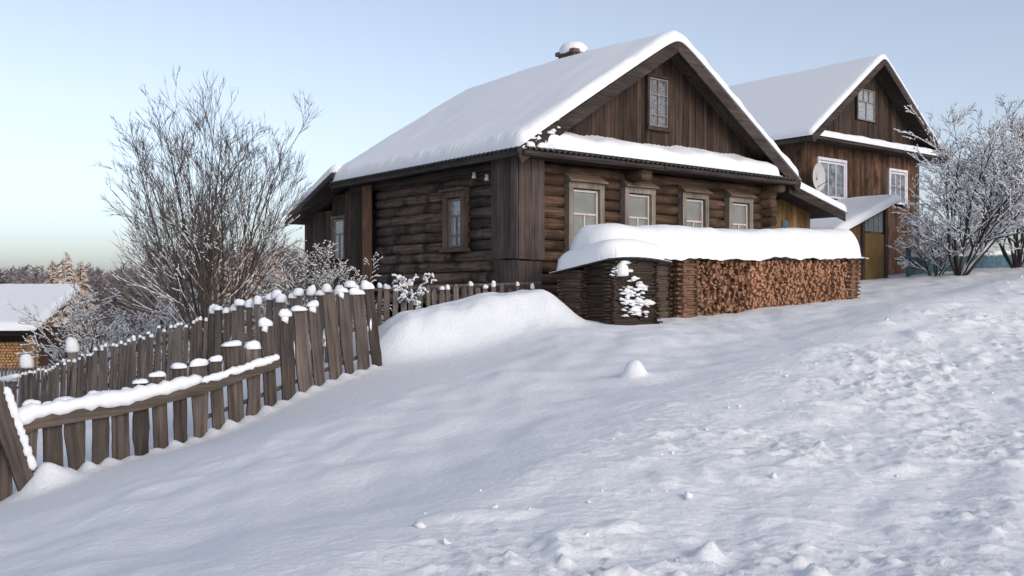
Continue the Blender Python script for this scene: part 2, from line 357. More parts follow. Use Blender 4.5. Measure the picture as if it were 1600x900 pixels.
# ------------------------------------------------------------------ building helpers (local frame: x along front, y into the house, z up from root)
def wavy_board(mb, x0, x1, z0, z1, y0, th, n=6, wob=0.006, slope_top=None, lean=0.0):
    L_ = [(x0 + random.uniform(-wob, wob) + lean*i/n, z0+(z1-z0)*i/n) for i in range(n+1)]
    R_ = [(x1 + random.uniform(-wob, wob) + lean*i/n, z0+(z1-z0)*i/n) for i in range(n+1)]
    if slope_top is not None:
        L_[-1] = (L_[-1][0], slope_top[0]); R_[-1] = (R_[-1][0], slope_top[1])
    vs = []; fs = []
    for (a, az), (b, bz) in zip(L_, R_): vs += [(a, y0, az), (b, y0, bz), (b, y0+th, bz), (a, y0+th, az)]
    for i in range(n):
        o = i*4
        for j in range(4): fs.append((o+j, o+(j+1) % 4, o+4+(j+1) % 4, o+4+j))
    fs.append((0,3,2,1)); o = n*4; fs.append((o,o+1,o+2,o+3)); mb.add(vs, fs)
def log_piece(parent, p0, p1, r, mat):
    """a slightly crooked round log"""
    p0 = Vector(p0); p1 = Vector(p1); n = max(2, int((p1-p0).length/0.8)); pts = []; rad = []
    for i in range(n+1):
        q = p0.lerp(p1, i/n); q.z += random.uniform(-.012, .012); pts.append(q); rad.append(r*random.uniform(.95, 1.04))
    return MB().tube(pts, rad, 12).build('log', mat, parent, True)
def corrugated(name, parent, base, across, down, pitch=0.15, amp=0.028, th=0.012, nd=2):
    """base corner, vector across the waves, vector down the slope"""
    b = np.array(base, float); a = np.array(across, float); d = np.array(down, float); L_ = np.linalg.norm(a)
    nrm = np.cross(a, d); nrm = nrm/np.linalg.norm(nrm); nrm = nrm if nrm[2] > 0 else -nrm
    n = int(L_/pitch*6); s = np.linspace(0, 1, n+1); t = np.linspace(0, 1, nd+1)
    S, T = np.meshgrid(s, t, indexing='ij')
    P = b + S[..., None]*a + T[..., None]*d + (amp*np.sin(S*L_/pitch*2*np.pi))[..., None]*nrm
    return grid_obj(name, P, 'slate', parent, P - nrm*th)
def window_part(parent, x0, x1, z0, z1, y, rows, casing, cw, pane, sash, hood=None, sill=True, depth=0.10, axis='x', frame_w=0.045, name='window', top_split=None):
    """window in a wall plane; axis x: wall faces -y; axis y: wall faces -x.  rows: list of (z fraction from top, number of columns)"""
    def T(b):                                                   # turn x-wall boxes into y-wall boxes
        if axis == 'x': return b
        return (b[2], b[3], b[0], b[1], b[4], b[5])
    def bx(mb_, *b): mb_.box(*T(b)); return mb_
    win = MB(); f = frame_w
    bx(win, x0, x0+f, y-.03, y+.03, z0, z1); bx(win, x1-f, x1, y-.03, y+.03, z0, z1)
    bx(win, x0+f, x1-f, y-.028, y+.028, z1-f, z1); bx(win, x0+f, x1-f, y-.028, y+.028, z0, z0+f)
    zt = z1-f; H = z1-z0-2*f; edges = []
    for i, (fr, cols) in enumerate(rows):
        zb = zt - H*fr; edges.append((zb, zt, cols))
        if i < len(rows)-1: bx(win, x0+f, x1-f, y-.024, y+.024, zb-.018, zb+.018)
        for c in range(1, cols):
            xc = x0+f+(x1-x0-2*f)*c/cols; bx(win, xc-.018, xc+.018, y-.022, y+.022, zb+(.019 if i < len(rows)-1 else 0.001), zt-(.019 if i else 0.001))
        zt = zb
    wo = win.build(name, sash, parent)
    for zb, ztop, cols in edges:
        for c in range(cols):
            xa = x0+f+(x1-x0-2*f)*c/cols; xb = x0+f+(x1-x0-2*f)*(c+1)/cols
            bx(MB(), xa+.002, xb-.002, y+.002, y+.010, zb+.002, ztop-.002).build('pane', pane, wo)
    if casing:
        yo = y-depth
        for a, b in ((x0-cw, x0-.003), (x1+.003, x1+cw)):
            bx(MB(), a, b, yo, y+.06, z0-.02, z1+.02).build('casing', casing, wo)
        bx(MB(), x0-cw, x1+cw, yo-.004, y+.06, z1+.022, z1+cw+.02).build('casing', casing, wo)
        if sill: bx(MB(), x0-cw-.04, x1+cw+.04, yo-.06, y+.05, z0-.10, z0-.022).build('sill', casing, wo)
        if hood:
            zh = z1+cw+.022
            if axis == 'x':
                MB().add([(x0-cw-.03,yo-.10,zh),(x1+cw+.03,yo-.10,zh),(x1+cw+.03,y+.05,zh),(x0-cw-.03,y+.05,zh),
                          (x0-cw-.03,yo-.085,zh+.03),(x1+cw+.03,yo-.085,zh+.03),(x1+cw-.02,y+.05,zh+hood),(x0-cw+.02,y+.05,zh+hood)],
                         [(0,3,2,1),(4,5,6,7),(0,1,5,4),(1,2,6,5),(2,3,7,6),(3,0,4,7)]).build('hood', 'hood', wo)
            else:
                bx(MB(), x0-cw-.03, x1+cw+.03, yo-.08, y+.05, zh, zh+.05).build('hood', 'casing_brown', wo)
    return wo

# ------------------------------------------------------------------ the log house
ZB = -0.45                                             # house base, eye-relative
hx, hy = hw(0, 0)
H = root('log_house', (hx, hy, EYE+ZB), HA, 'dark old log house with steep snowy roof, nearest the fence', 'house')
def Z(z): return z-ZB                                  # eye-relative height -> house-local
W1 = 8.1; RX = 4.08; EAVE = 2.72; RIDGE = 5.66; LS = 5.8; LA = 9.7
SLOPE = (RIDGE-EAVE)/(RX+0.55)
wins = [(1.36, 2.13), (3.02, 3.74), (4.93, 5.60), (6.62, 7.30)]
wz0, wz1 = Z(0.83), Z(2.10)
r = 0.125; pitch = 0.232; nrow = 13
for i in range(nrow):
    z = Z(-0.40)+pitch*i+r
    zt = z
    # front wall (faces -y): cut at the windows
    segs = []; x = 0.0
    if wz0-0.12 < zt < wz1+0.12:
        for a, b in wins: segs.append((x, a-0.10)); x = b+0.10
    segs.append((x, W1+random.uniform(.18, .34)))
    for a, b in segs: log_piece(H, (a, 0.10, z), (b, 0.10, z), r, 'log_front')
    # side wall (faces -x)
    segs = []; y = 0.0
    if Z(0.86)-.1 < zt < Z(1.95)+.1: segs.append((y, 1.74)); y = 2.62
    segs.append((y, LS))
    for a, b in segs: log_piece(H, (0.10, a, z+.04), (0.10, b, z+.04), r, 'log_side')
    # cross wall ends sticking out at the right corner
    if i < nrow-1: log_piece(H, (W1-.05, -0.30+random.uniform(-.04, .04), z+.11), (W1-.05, 3.0, z+.11), r*1.08, 'log_front')
    log_piece(H, (W1, 3.0, z+.1), (W1, LS, z+.1), r, 'log_side')
MB().box(0.18, W1-.2, 0.2, LS, 0.05, Z(2.6)).build('inner_core', 'dark', H)     # dark rooms behind the logs
for k, (a, b) in enumerate(wins):
    window_part(H, a, b, wz0, wz1, -0.03, [(0.40, 1), (0.43, 2), (0.17, 2)], 'casing', 0.13, 'pane', 'sash', hood=0.20, depth=0.11)
window_part(H, 1.90, 2.46, Z(0.90), Z(1.98), -0.03, [(0.34, 1), (0.44, 2), (0.22, 2)], 'casing_brown', 0.14, 'pane_frost', 'sash_grey', hood=0.1, depth=0.11, axis='y')
# boxed corner: vertical boards and shorter boards below
def vboards(parent, x0, x1, n, z0, z1, y0, th, mat, axis='x', name='board', jit=0.01):
    ws = np.cumsum([0]+[random.uniform(.8, 1.2) for _ in range(n)]); ws = x0+(x1-x0)*ws/ws[-1]
    for i in range(n):
        m_ = MB(); wavy_board(m_, ws[i]+.003, ws[i+1]-.003, z0+random.uniform(-jit, jit), z1, y0+random.uniform(-.008, .008), th, 4, 0.003)
        if axis == 'y': m_.v = [(p[1], p[0], p[2]) for p in m_.v]; m_.f = [tuple(reversed(f)) for f in m_.f]
        m_.build(name, mat, parent)
vboards(H, -0.17, 0.50, 4, Z(0.58), Z(2.66), -0.20, .03, 'grey_board')
vboards(H, -0.17, 0.70, 4, Z(0.60), Z(2.66), -0.20, .03, 'grey_board', 'y')
vboards(H, -0.15, 0.46, 2, Z(-0.42), Z(0.55), -0.17, .03, 'grey_board', jit=.04)
vboards(H, -0.15, 0.62, 3, Z(-0.42), Z(0.57), -0.17, .03, 'grey_board', 'y', jit=.04)
# rear plank annexe in line with the side wall
vboards(H, LS-.05, LS+0.42, 2, Z(-0.75), Z(2.60), -0.16, .035, 'orange_board', 'y')
for a, b, m_ in ((LS+.42, 7.30, 'plank'), (8.05, LA, 'plank')): vboards(H, a, b, int((b-a)/.16), Z(-1.0), Z(2.55 if a < 7 else 2.1), -0.05, .03, m_, 'y')
vboards(H, 7.30, 8.05, 5, Z(1.9), Z(2.5), -0.05, .03, 'plank', 'y'); vboards(H, 7.30, 8.05, 5, Z(-1.0), Z(0.72), -0.05, .03, 'plank', 'y')
window_part(H, 7.36, 7.98, Z(0.78), Z(1.84), -0.02, [(0.36, 1), (0.64, 2)], 'casing_brown', 0.07, 'pane_frost', 'sash_grey', depth=0.06, axis='y', sill=False)
MB().box(0.05, W1-.1, LS+.05, LA-.05, Z(-0.9), Z(2.0)).build('inner_core', 'dark', H)
# gable boards
x = -0.02
while x < W1+.02:
    wd = random.uniform(.095, .135); x1 = min(x+wd, W1+.02); top = lambda q: Z(RIDGE-0.10-abs(q-RX)*SLOPE)
    if not (x1 > 3.69 and x < 4.35):
        if top((x+x1)/2) > Z(2.85)+.05:
            m_ = MB(); wavy_board(m_, x+.003, x1-.003, Z(2.75), top(x), -0.06+random.uniform(-.008, .008), .03, 4, .002, (top(x), top(x1))); m_.build('plank', 'plank', H)
    else:
        for za, zb2 in ((Z(2.75), Z(3.66)), (Z(4.84), None)):
            m_ = MB(); tp = (top(x), top(x1)) if zb2 is None else None
            wavy_board(m_, x+.003, x1-.003, za, zb2 or top(x), -0.06+random.uniform(-.008, .008), .03, 3, .002, tp); m_.build('plank', 'plank', H)
    x = x1
MB().prism([(0.1, -0.025, Z(2.7)), (W1-.1, -0.025, Z(2.7)), (RX, -0.025, Z(RIDGE-.22))], (0, .02, 0)).build('gable_backing', 'dark', H)
window_part(H, 3.72, 4.32, Z(3.70), Z(4.80), -0.07, [(0.33, 2), (0.45, 2), (0.22, 2)], 'plank', 0.06, 'pane_gable', 'sash_grey', depth=0.02, sill=True, frame_w=0.035)
# roof: corrugated sheets, bargeboards, fascias, soffits
Y0, Y1 = -0.62, 7.2; EX = 0.57
for sx in (-1, 1):
    ex = RX-sx*(-1)*0 ; xe = RX+sx*(RX+EX)
    corrugated('roof_sheet', H, (xe, Y0+.02, Z(EAVE)), (0, Y1-Y0-.04, 0), (RX-xe, 0, RIDGE-EAVE), nd=2)
    # bargeboard at the front, with the lining under the overhang
    d = Vector((xe-RX, 0, EAVE-RIDGE)); nrm = Vector((0, 0, -1))
    for (ya, yb, up, lo) in ((Y0-.03, Y0, -0.02, -0.34), (Y1, Y1+.03, -0.02, -0.25)):
        MB().prism([(RX, ya, Z(RIDGE)+up), (RX, ya, Z(RIDGE)+lo), (xe-sx*.10, ya, Z(EAVE)+lo+.06), (xe, ya, Z(EAVE)+up)], (0, yb-ya, 0)).build('bargeboard', 'beam', H)
    for k in range(4):
        ya = Y0+.012+k*.145; MB().prism([(RX-sx*.0, ya, Z(RIDGE)-.07), (RX, ya, Z(RIDGE)-.10), (xe-sx*.12, ya, Z(EAVE)-.02), (xe-sx*.12, ya, Z(EAVE)+.01)], (0, .138, 0)).build('soffit_board', 'beam', H)
    MB().box(min(xe-sx*.05, xe-sx*.08), max(xe-sx*.05, xe-sx*.08), Y0+.05, Y1-.03, Z(EAVE)-.13, Z(EAVE)+.035).build('fascia_board', 'beam_y', H)
    xa, xb = sorted((xe-sx*.085, xe-sx*.52)); MB().box(xa, xb, .02, Y1-.05, Z(EAVE)-.06, Z(EAVE)-.035).build('soffit_board', 'beam_y', H)
log_piece(H, (0.02, -.05, Z(2.58)), (0.02, LS+1.2, Z(2.58)), .12, 'beam_y')
log_piece(H, (3.15, -0.55, Z(2.52)), (3.15, 0.5, Z(2.52)), .17, 'log_front')
log_piece(H, (W1, -0.52, Z(2.55)), (W1, 0.5, Z(2.55)), .14, 'log_front')
# small roof along the foot of the gable
pe = -0.74
corrugated('pent_roof_sheet', H, (-0.42, pe, Z(2.74)), (W1+.78, 0, 0), (0, 0.70, 0.24), nd=1)
MB().box(-0.45, W1+.35, pe+.03, pe+.07, Z(2.60), Z(2.70)).build('fascia_board', 'beam', H)
MB().box(-0.45, 3.5, pe+.0, pe+.028, Z(2.63), Z(2.695)).build('fascia_board', 'beam', H)
MB().box(3.53, W1+.35, pe-.002, pe+.027, Z(2.62), Z(2.69)).build('fascia_board', 'beam', H)
for k in range(4): MB().box(-0.44, W1+.33, pe+.08+k*.16, pe+.235+k*.16, Z(2.615)+k*.004, Z(2.64)+k*.004).build('soffit_board', 'beam', H)
def pent(U, V):
    x = 0.12+U*7.72; y = pe+.025+V*(0.66); return x, y, Z(2.785)+V*.24+0*U
snow_sheet('pent_roof_snow', pent, 7.72, .72, 0.27, .22, H, 380, 8, .10, seed=2, edges=(1,1,1,0), freq=.8, ragged=.8, flute=.012)
# snow on the main roof
def roof(U, V):
    y = Y0-.06+U*(Y1-Y0+.10); xx = (V-.5)*2; x = RX+xx*(RX+EX-.03)
    z = Z(RIDGE)+.028 - SLOPE*(np.sqrt((x-RX)**2+.05)-.008) + 0.10*np.sin(U*3.0)*np.clip(1-np.abs(xx), 0, 1)
    return x, y, z
snow_sheet('roof_snow', roof, Y1-Y0, 2*(RX+EX), 0.26, .22, H, 330, 80, .045, seed=4, freq=.55, ragged=1.0, flute=.016)
mb = MB()                                                    # clots of snow at the lower left end of the verge
for i in range(24):
    q = random.random(); s_ = random.uniform(.02, .06); mb.blob((-.42+q*1.0, Y0-.01+random.uniform(-.03, .08), Z(2.78)+q*.60+random.uniform(-.12, .04)), (s_*1.3, s_, s_*.8), 8, 5, .3)
for i in range(14): mb.blob((-.1+.02*i+random.gauss(0, .12), pe+.12+random.uniform(-.05, .2), Z(2.80)), (.13, .12, .09), 8, 5, .3)
for i in range(24): mb.blob((.30+random.gauss(0, .10)*(1-i/30), pe+.30+random.uniform(-.12, .15), Z(2.90)+i*.022), [(.13-i*.0035)*random.uniform(.7, 1.2)]*3, 8, 5, .3)
o = mb.build('verge_snow', 'snow', H, True); o['kind'] = 'stuff'
# rear lean-to roof
def lean(U, V): return -0.62+U*5.0, Y1-.25+V*2.9, Z(3.0)-V*1.05+0*U
MB().add([(-.62, Y1-.2, Z(2.96)), (4.4, Y1-.2, Z(2.96)), (4.4, Y1+2.6, Z(1.92)), (-.62, Y1+2.6, Z(1.92)), (-.62, Y1-.2, Z(2.84)), (4.4, Y1-.2, Z(2.84)), (4.4, Y1+2.6, Z(1.80)), (-.62, Y1+2.6, Z(1.80))],
         [(0,1,2,3),(7,6,5,4),(0,4,5,1),(1,5,6,2),(2,6,7,3),(3,7,4,0)]).build('lean_to_roof', 'beam_y', H)
snow_sheet('lean_to_snow', lean, 5.0, 2.9, .25, .2, H, 20, 16, .03, seed=9)
# chimney
cx, cy = RX+.25, 3.15
MB().box(cx-.27, cx+.27, cy-.30, cy+.30, Z(5.2), Z(6.0)).box(cx-.33, cx+.33, cy-.36, cy+.36, Z(6.003), Z(6.10)).build('chimney', 'brick', H)
MB().blob((cx, cy, Z(6.11)), (.37, .40, .24), 14, 7, .05).build('chimney_snow', 'snow', H, True)
for yy, zz in ((0.92, 2.27), (1.38, 2.36)):
    b_ = MB().tube([(-.02, yy, Z(zz)-.06), (-.14, yy, Z(zz)-.06), (-.14, yy, Z(zz))], [.012]*3, 6).build('insulator_bracket', 'black_sheet', H)
    MB().tube([(-.14, yy, Z(zz)-.01), (-.14, yy, Z(zz)+.05), (-.14, yy, Z(zz)+.055), (-.14, yy, Z(zz)+.10), (-.14, yy, Z(zz)+.12)], [.05, .045, .03, .04, .015], 10).build('insulator', 'porcelain', b_, True)
# right lean-to with yellowish boards
vboards(H, W1+.35, 10.45, 13, Z(-0.3), Z(2.35), 0.25, .03, 'yellow_plank')
MB().box(9.15, 9.42, .225, .245, Z(1.25), Z(1.80)).build('pane', 'blue_paint', H)
MB().box(W1+.3, 10.4, .30, 3, Z(-0.3), Z(1.9)).build('inner_core', 'dark', H)
MB().prism([(W1+.30, -.52, Z(2.66)), (W1+.30, -.52, Z(2.42)), (10.95, -.52, Z(1.82)), (10.95, -.52, Z(2.02))], (0, .05, 0)).build('bargeboard', 'beam', H)
MB().prism([(W1+.30, -.47, Z(2.60)), (W1+.30, -.47, Z(2.54)), (10.95, -.47, Z(1.94)), (10.95, -.47, Z(2.0))], (0, 3.4, 0)).build('lean_to_roof', 'beam_y', H)
snow_sheet('lean_to_snow', lambda U, V: (W1+.32+U*2.66, -.56+V*3.4, Z(2.66)-U*.63+0*V), 2.66, 3.4, .24, .2, H, 16, 16, .03, seed=12)

# ------------------------------------------------------------------ the second house
Z2B = 0.1; px2, py2 = hw(12.6, 2.0)
H2 = root('plank_house', (px2, py2, EYE+Z2B), HA, 'taller reddish plank house with white framed windows, farther up the road', 'house')
def Q(z): return z-Z2B
W2 = 6.9; R2 = 3.55; E2 = 4.52; G2 = 7.45; L2 = 8.5; S2 = (G2-E2)/(R2+.45)
vb = [(0.75, 2.35, 2.72, 4.05), (4.85, 6.05, 2.75, 4.02)]
x = 0.0
while x < W2:
    x1 = min(x+random.uniform(.12, .17), W2); spans = [(Q(0.1), Q(4.5))]
    for a, b, z0, z1 in vb:
        if x1 > a and x < b: spans = [(Q(.1), Q(z0)), (Q(z1), Q(4.5))]
    for za, zb2 in spans:
        m_ = MB(); wavy_board(m_, x+.003, x1-.003, za, zb2, -.03+random.uniform(-.01, .01), .03, 2, .003); m_.build('plank', 'red_plank', H2)
    tp = lambda q: Q(G2-.12-abs(q-R2)*S2)
    if tp((x+x1)/2) > Q(4.7):
        inw = x1 > 2.90 and x < 3.95
        for za, zb2 in (((Q(4.6), Q(5.42)), (Q(6.5), None)) if inw else ((Q(4.6), None),)):
            m_ = MB(); wavy_board(m_, x+.003, x1-.003, za, zb2 or tp(x), -.05+random.uniform(-.01, .01), .03, 2, .003, (tp(x), tp(x1)) if zb2 is None else None); m_.build('plank', 'gable_dark', H2)
    x = x1
for k in range(40):
    y = k*.21; m_ = MB(); wavy_board(m_, y+.003, y+.207, Q(.1), Q(4.5), -.03, .03, 1, .003); m_.v = [(p[1], p[0], p[2]) for p in m_.v]; m_.f = [tuple(reversed(f)) for f in m_.f]; m_.build('plank', 'red_plank', H2)
MB().box(.05, W2-.05, .05, L2, Q(.1), Q(4.5)).build('inner_core', 'dark', H2)
MB().prism([(0.1, -.015, Q(4.5)), (W2-.1, -.015, Q(4.5)), (R2, -.015, Q(G2-.25))], (0, .012, 0)).build('gable_backing', 'dark', H2)
for a, b, z0, z1 in vb:
    wo = window_part(H2, a+.1, b-.1, Q(z0+.1), Q(z1-.1), -.02, [(1.0, 3)], 'white_paint', .09, 'pane_dark', 'white_paint', depth=.05, frame_w=.06, sill=False)
window_part(H2, 2.92, 3.93, Q(5.45), Q(6.47), -.07, [(0.40, 3), (0.60, 2)], 'gable_dark', .05, 'pane_frost', 'sash_grey', depth=.02, sill=False, frame_w=.04)
for sx in (-1, 1):
    xe = R2+sx*(R2+.45)
    corrugated('roof_sheet', H2, (xe, -.6, Q(E2)), (0, L2+.8, 0), (R2-xe, 0, G2-E2), nd=1)
    MB().prism([(R2, -.66, Q(G2)-.02), (R2, -.66, Q(G2)-.26), (xe-sx*.1, -.66, Q(E2)-.20), (xe, -.66, Q(E2)-.02)], (0, .04, 0)).build('bargeboard', 'beam', H2)
    MB().prism([(R2, -.615, Q(G2)-.06), (R2, -.615, Q(G2)-.10), (xe-sx*.1, -.615, Q(E2)-.05), (xe-sx*.1, -.615, Q(E2)-.01)], (0, .56, 0)).build('soffit_board', 'beam', H2)
    MB().box(min(xe, xe-sx*.03), max(xe, xe-sx*.03), -.6, L2, Q(E2)-.16, Q(E2)-.03).build('fascia_board', 'beam_y', H2)
def roof2(U, V):
    y = -.68+U*(L2+.9); xx = (V-.5)*2; x = R2+xx*(R2+.48); return x, y, Q(G2)+.025-S2*(np.sqrt((x-R2)**2+.02)-.005)
snow_sheet('roof_snow', roof2, L2+.9, 2*(R2+.5), .17, .16, H2, 40, 60, .015, seed=21, freq=.6, ragged=.8)
MB().box(-.3, W2+.3, -.62, -.06, Q(4.46), Q(4.54)).build('pent_roof', 'beam', H2)
snow_sheet('pent_roof_snow', lambda U, V: (-.3+U*(W2+.6), -.66+V*.62, Q(4.55)+V*.12), W2+.6, .62, .20, .16, H2, 40, 8, .05, seed=23, edges=(1,1,1,0))
d_ = MB(); n = 16
rings = [(0.0, 0.06), (.16, .045), (.30, .01), (.37, -.035)]
for rr, dy in rings:
    for j in range(n): a = 2*math.pi*j/n; d_.v.append((.22+rr*.9*math.cos(a)+.001*j, -.42+dy, Q(3.35)+rr*1.15*math.sin(a)))
for i in range(3):
    for j in range(n): d_.f.append((i*n+j, (i+1)*n+j, (i+1)*n+(j+1) % n, i*n+(j+1) % n))
d_.f.append(tuple(range(n)))
DS = root('satellite_dish', (px2, py2, EYE+Z2B), HA, 'grey satellite dish on the corner of the plank house', 'satellite dish')
d_.build('reflector', 'dish', DS, True)
MB().tube([(.22, -.38, Q(3.3)), (.22, -.2, Q(3.2)), (.15, -.05, Q(3.2))], [.025]*3, 6).tube([(.22, -.40, Q(3.05)), (.22, -.75, Q(3.2))], [.012]*2, 5).build('arm', 'slate', DS)
# porch in front of it
PX, PY = hw(11.5, .35)
PO = root('porch', (PX, PY, EYE+.05), HA, 'small porch with ochre door and sloping snowy roof, before the plank house', 'porch')
def R(z): return z-.05
MB().box(1.75, 2.85, -.02, .03, R(0.0), R(1.62)).build('door', 'door_paint', PO)
for k in range(4): MB().box(1.78+k*.27, 1.78+k*.27+.235, .0, .02, R(1.68), R(2.25)+k*.09).build('pane', 'pane_frost', PO)
for xa in (1.62, 2.88): MB().box(xa, xa+.13, -.06, .07, R(-.1), R(1.95 if xa < 2 else 2.5)).build('post', 'grey_board', PO)
MB().prism([(0.0, .0, R(1.40)), (0, .0, R(0)), (1.60, .0, R(0)), (1.60, .0, R(1.95))], (0, .04, 0)).build('side_panel', 'yellow_plank', PO)
MB().box(.05, 2.9, .06, 1.6, R(0), R(1.35)).build('inner_core', 'dark', PO)
MB().prism([(-.25, -.35, R(1.42)), (-.25, -.35, R(1.36)), (3.15, -.35, R(2.58)), (3.15, -.35, R(2.64))], (0, 2.1, 0)).build('porch_roof', 'beam_y', PO)
snow_sheet('roof_snow', lambda U, V: (-.3+U*3.5, -.42+V*2.2, R(1.43)+U*1.23+0*V), 3.5, 2.2, .22, .2, PO, 20, 14, .03, seed=31)

# ------------------------------------------------------------------ woodpile in front of the log house
WB = -0.62
wx, wy = hw(0, -2.5)
Wp = root('woodpile', (wx, wy, EYE+WB), HA, 'long stack of split orange firewood under thick snow beside the log house', 'woodpile')
def ztop(x): return 0.55+(x-2.0)*.024
def zbot(x): return -0.62+(x-2.0)*.060
def V_(z): return z-WB
shapes = []
for k in range(10):
    n = random.choice([3, 4, 4, 5, 5]); a0 = random.random()*6.28
    pts = []
    for j in range(n):
        a = a0+2*math.pi*(j+random.uniform(-.18, .18))/n; rr = random.uniform(.8, 1.15); pts.append((rr*math.cos(a), rr*math.sin(a)*.8))
    m_ = MB().prism([(p[0]*.060, 0, p[1]*.048) for p in pts], (0, .42, 0)); me = bpy.data.meshes.new('firewood'); me.from_pydata(m_.v, [], m_.f); me.materials.append(M['fire_end']); shapes.append((me, m_))
pos = []
z = 0
xs_step = .095
row = 0
while True:
    zz = row*.065
    if zz > 1.25: break
    x = 2.55+(.04 if row % 2 else 0)
    while x < 7.82:
        b = zbot(x); zc = b+.03+zz
        if zc < ztop(x)-.02: pos.append((x+random.uniform(-.022, .022), random.uniform(-.07, .07), zc+random.uniform(-.012, .012)))
        x += xs_step*random.uniform(.85, 1.15)
    row += 1
pos.sort(key=lambda p: p[0]); rest = MB()
for i, p in enumerate(pos):
    k = random.randrange(10); a = random.uniform(0, 6.28); s = random.uniform(.85, 1.25)
    if i < 300:
        o = bpy.data.objects.new('firewood', shapes[k][0]); COL.objects.link(o); o.parent = Wp
        o.location = (p[0], p[1], V_(p[2])); o.rotation_euler = (random.uniform(-.06, .06), a, random.uniform(-.10, .10)); o.scale = (s, 1, s)
    else:
        Mx = Matrix.Translation((p[0], p[1], V_(p[2]))) @ Matrix.Rotation(a, 4, 'Y') @ Matrix.Rotation(random.uniform(-.08, .08), 4, 'Z') @ Matrix.Diagonal((s, 1, s, 1))
        rest.add([Mx @ Vector(v) for v in shapes[k][1].v], shapes[k][1].f)
o = rest.build('firewood_stack', 'fire_end', Wp); o['kind'] = 'stuff'
def crib(parent, x0, x1, y0, y1, bot, top, mat, th=.05, step=.05, jit=.06, wdt=.10):
    """criss-crossed billets: layers lie along x and y in turn; pieces joined by layer direction"""
    z = bot(0); k = 0; out = MB(); zt = top(0)
    def stick(p0, p1, w_, h_):
        p0 = Vector(p0); p1 = Vector(p1); d = (p1-p0); e = Vector((-d.y, d.x, 0)).normalized()*w_/2; up = Vector((0, 0, h_))
        out.prism([p0-e, p0+e*.9, p0+e*.8+up, p0-e+up*.9], d)
    while z < zt-.015:
        h_ = th*random.uniform(.75, 1.15); j = lambda: random.uniform(-jit, jit); t_ = lambda: random.uniform(-.008, .008)
        e1, e2 = (jit, -.03) if k % 2 else (-.03, jit)              # in turn the one row or the other runs past the corner
        for yy in (y0, y1-wdt):
            c = x0-e1-abs(j())*.6; n_ = random.choice([1, 1, 2]); xs = [c, x1+j()] if n_ == 1 else [c, (x0+x1)/2+j()*2, x1+j()]
            for a_, b_ in zip(xs[:-1], xs[1:]): stick((a_+.006, yy+wdt/2+j()*.45, z+t_()), (b_-.006, yy+wdt/2+j()*.45, z+t_()), wdt, h_*.93)
        for xx in (x0, x1-wdt):
            c = y0-e2-abs(j())*.6; stick((xx+wdt/2+j()*.45, c, z+t_()), (xx+wdt/2+j()*.45, y1+j(), z+t_()), wdt, h_*.9)
        z += h_*.97; k += 1
    out.box(x0+wdt*.7, x1-wdt*.7, y0+wdt*.7, y1-wdt*.7, bot(0), zt-.03)
    o = out.build('billet_crib', mat, parent); o['kind'] = 'stuff'; return o
crib(Wp, 1.98, 2.50, -.04, .45, lambda q: V_(zbot(2.2)), lambda q: V_(ztop(2.2)), 'fire_side')
crib(Wp, 7.84, 8.24, -.04, .45, lambda q: V_(zbot(8.0)), lambda q: V_(ztop(8.0)), 'fire_side')
crib(Wp, 0.95, 1.96, .18, .62, lambda q: V_(-.70), lambda q: V_(.55), 'fire_shaded')  # recessed part, its shade put into the darker wood colour
MB().add([(2.5, .36, V_(zbot(2.5))-.2), (7.9, .36, V_(zbot(7.9))-.2), (7.9, .95, V_(zbot(7.9))-.2), (2.5, .95, V_(zbot(2.5))-.2),
          (2.5, .36, V_(ztop(2.5))), (7.9, .36, V_(ztop(7.9))), (7.9, .95, V_(ztop(7.9))), (2.5, .95, V_(ztop(2.5)))],
         [(0,3,2,1),(4,5,6,7),(0,1,5,4),(1,2,6,5),(2,3,7,6),(3,0,4,7)]).build('dark_filler', 'dark', Wp)  # dark filler box added behind the log ends to block light
corrugated('cover_sheet', Wp, (-.1, -.16, V_(ztop(0))+.03), (8.5, 0, 8.5*.024), (0, 1.25, .02), nd=1)
def wsnow(U, V):
    x = -.15+U*8.6; return x, -.20+V*1.35+.07*pn(x*1.3, x*0+4)*(1-V), V_(ztop(x))+.055-(.05+.10*pn(x*1.1, x*0+8)+.05*pn(x*4.1, x*0))*np.clip(1-V*7, 0, 1)
snow_sheet('stack_snow', wsnow, 8.6, 1.35, .60, .50, Wp, 160, 12, .09, seed=41, freq=.8, ragged=.35)
# the nearer stack at its left end, shade painted into its colour
lx, ly = hw(-0.37, -3.0)
Wl = root('woodpile', (lx, ly, EYE-.66), HA, 'short dark wood stack with snow stuck to it, left of the orange firewood', 'woodpile')
crib(Wl, 0, 1.22, 0, .62, lambda q: -.05, lambda q: 1.16, 'fire_shaded', th=.034, step=.035, jit=.07)
crib(Wl, 0, 1.0, .68, 1.35, lambda q: -.05, lambda q: .98, 'fire_shaded', th=.034, step=.035, jit=.06)
def lcov(U, V): return -.16+U*1.60, -.16+V*1.62, 1.20-V*.24-.05*(U-.4)**2*4+0*U
u_, v_ = np.meshgrid(np.linspace(0, 1, 30), np.linspace(0, 1, 8), indexing='ij'); cvr = np.stack(lcov(u_, v_), -1); cvr[..., 2] += .012*np.sin(u_*60)
grid_obj('cover_sheet', cvr, 'black_sheet', Wl, cvr-np.array([0, 0, .012]))
snow_sheet('stack_snow', lambda U, V: tuple(np.array(lcov(U, V))+np.array([0, 0, .015])[:, None, None]), 1.6, 1.62, .36, .34, Wl, 18, 14, .04, seed=44, freq=1.4)
mb = MB()
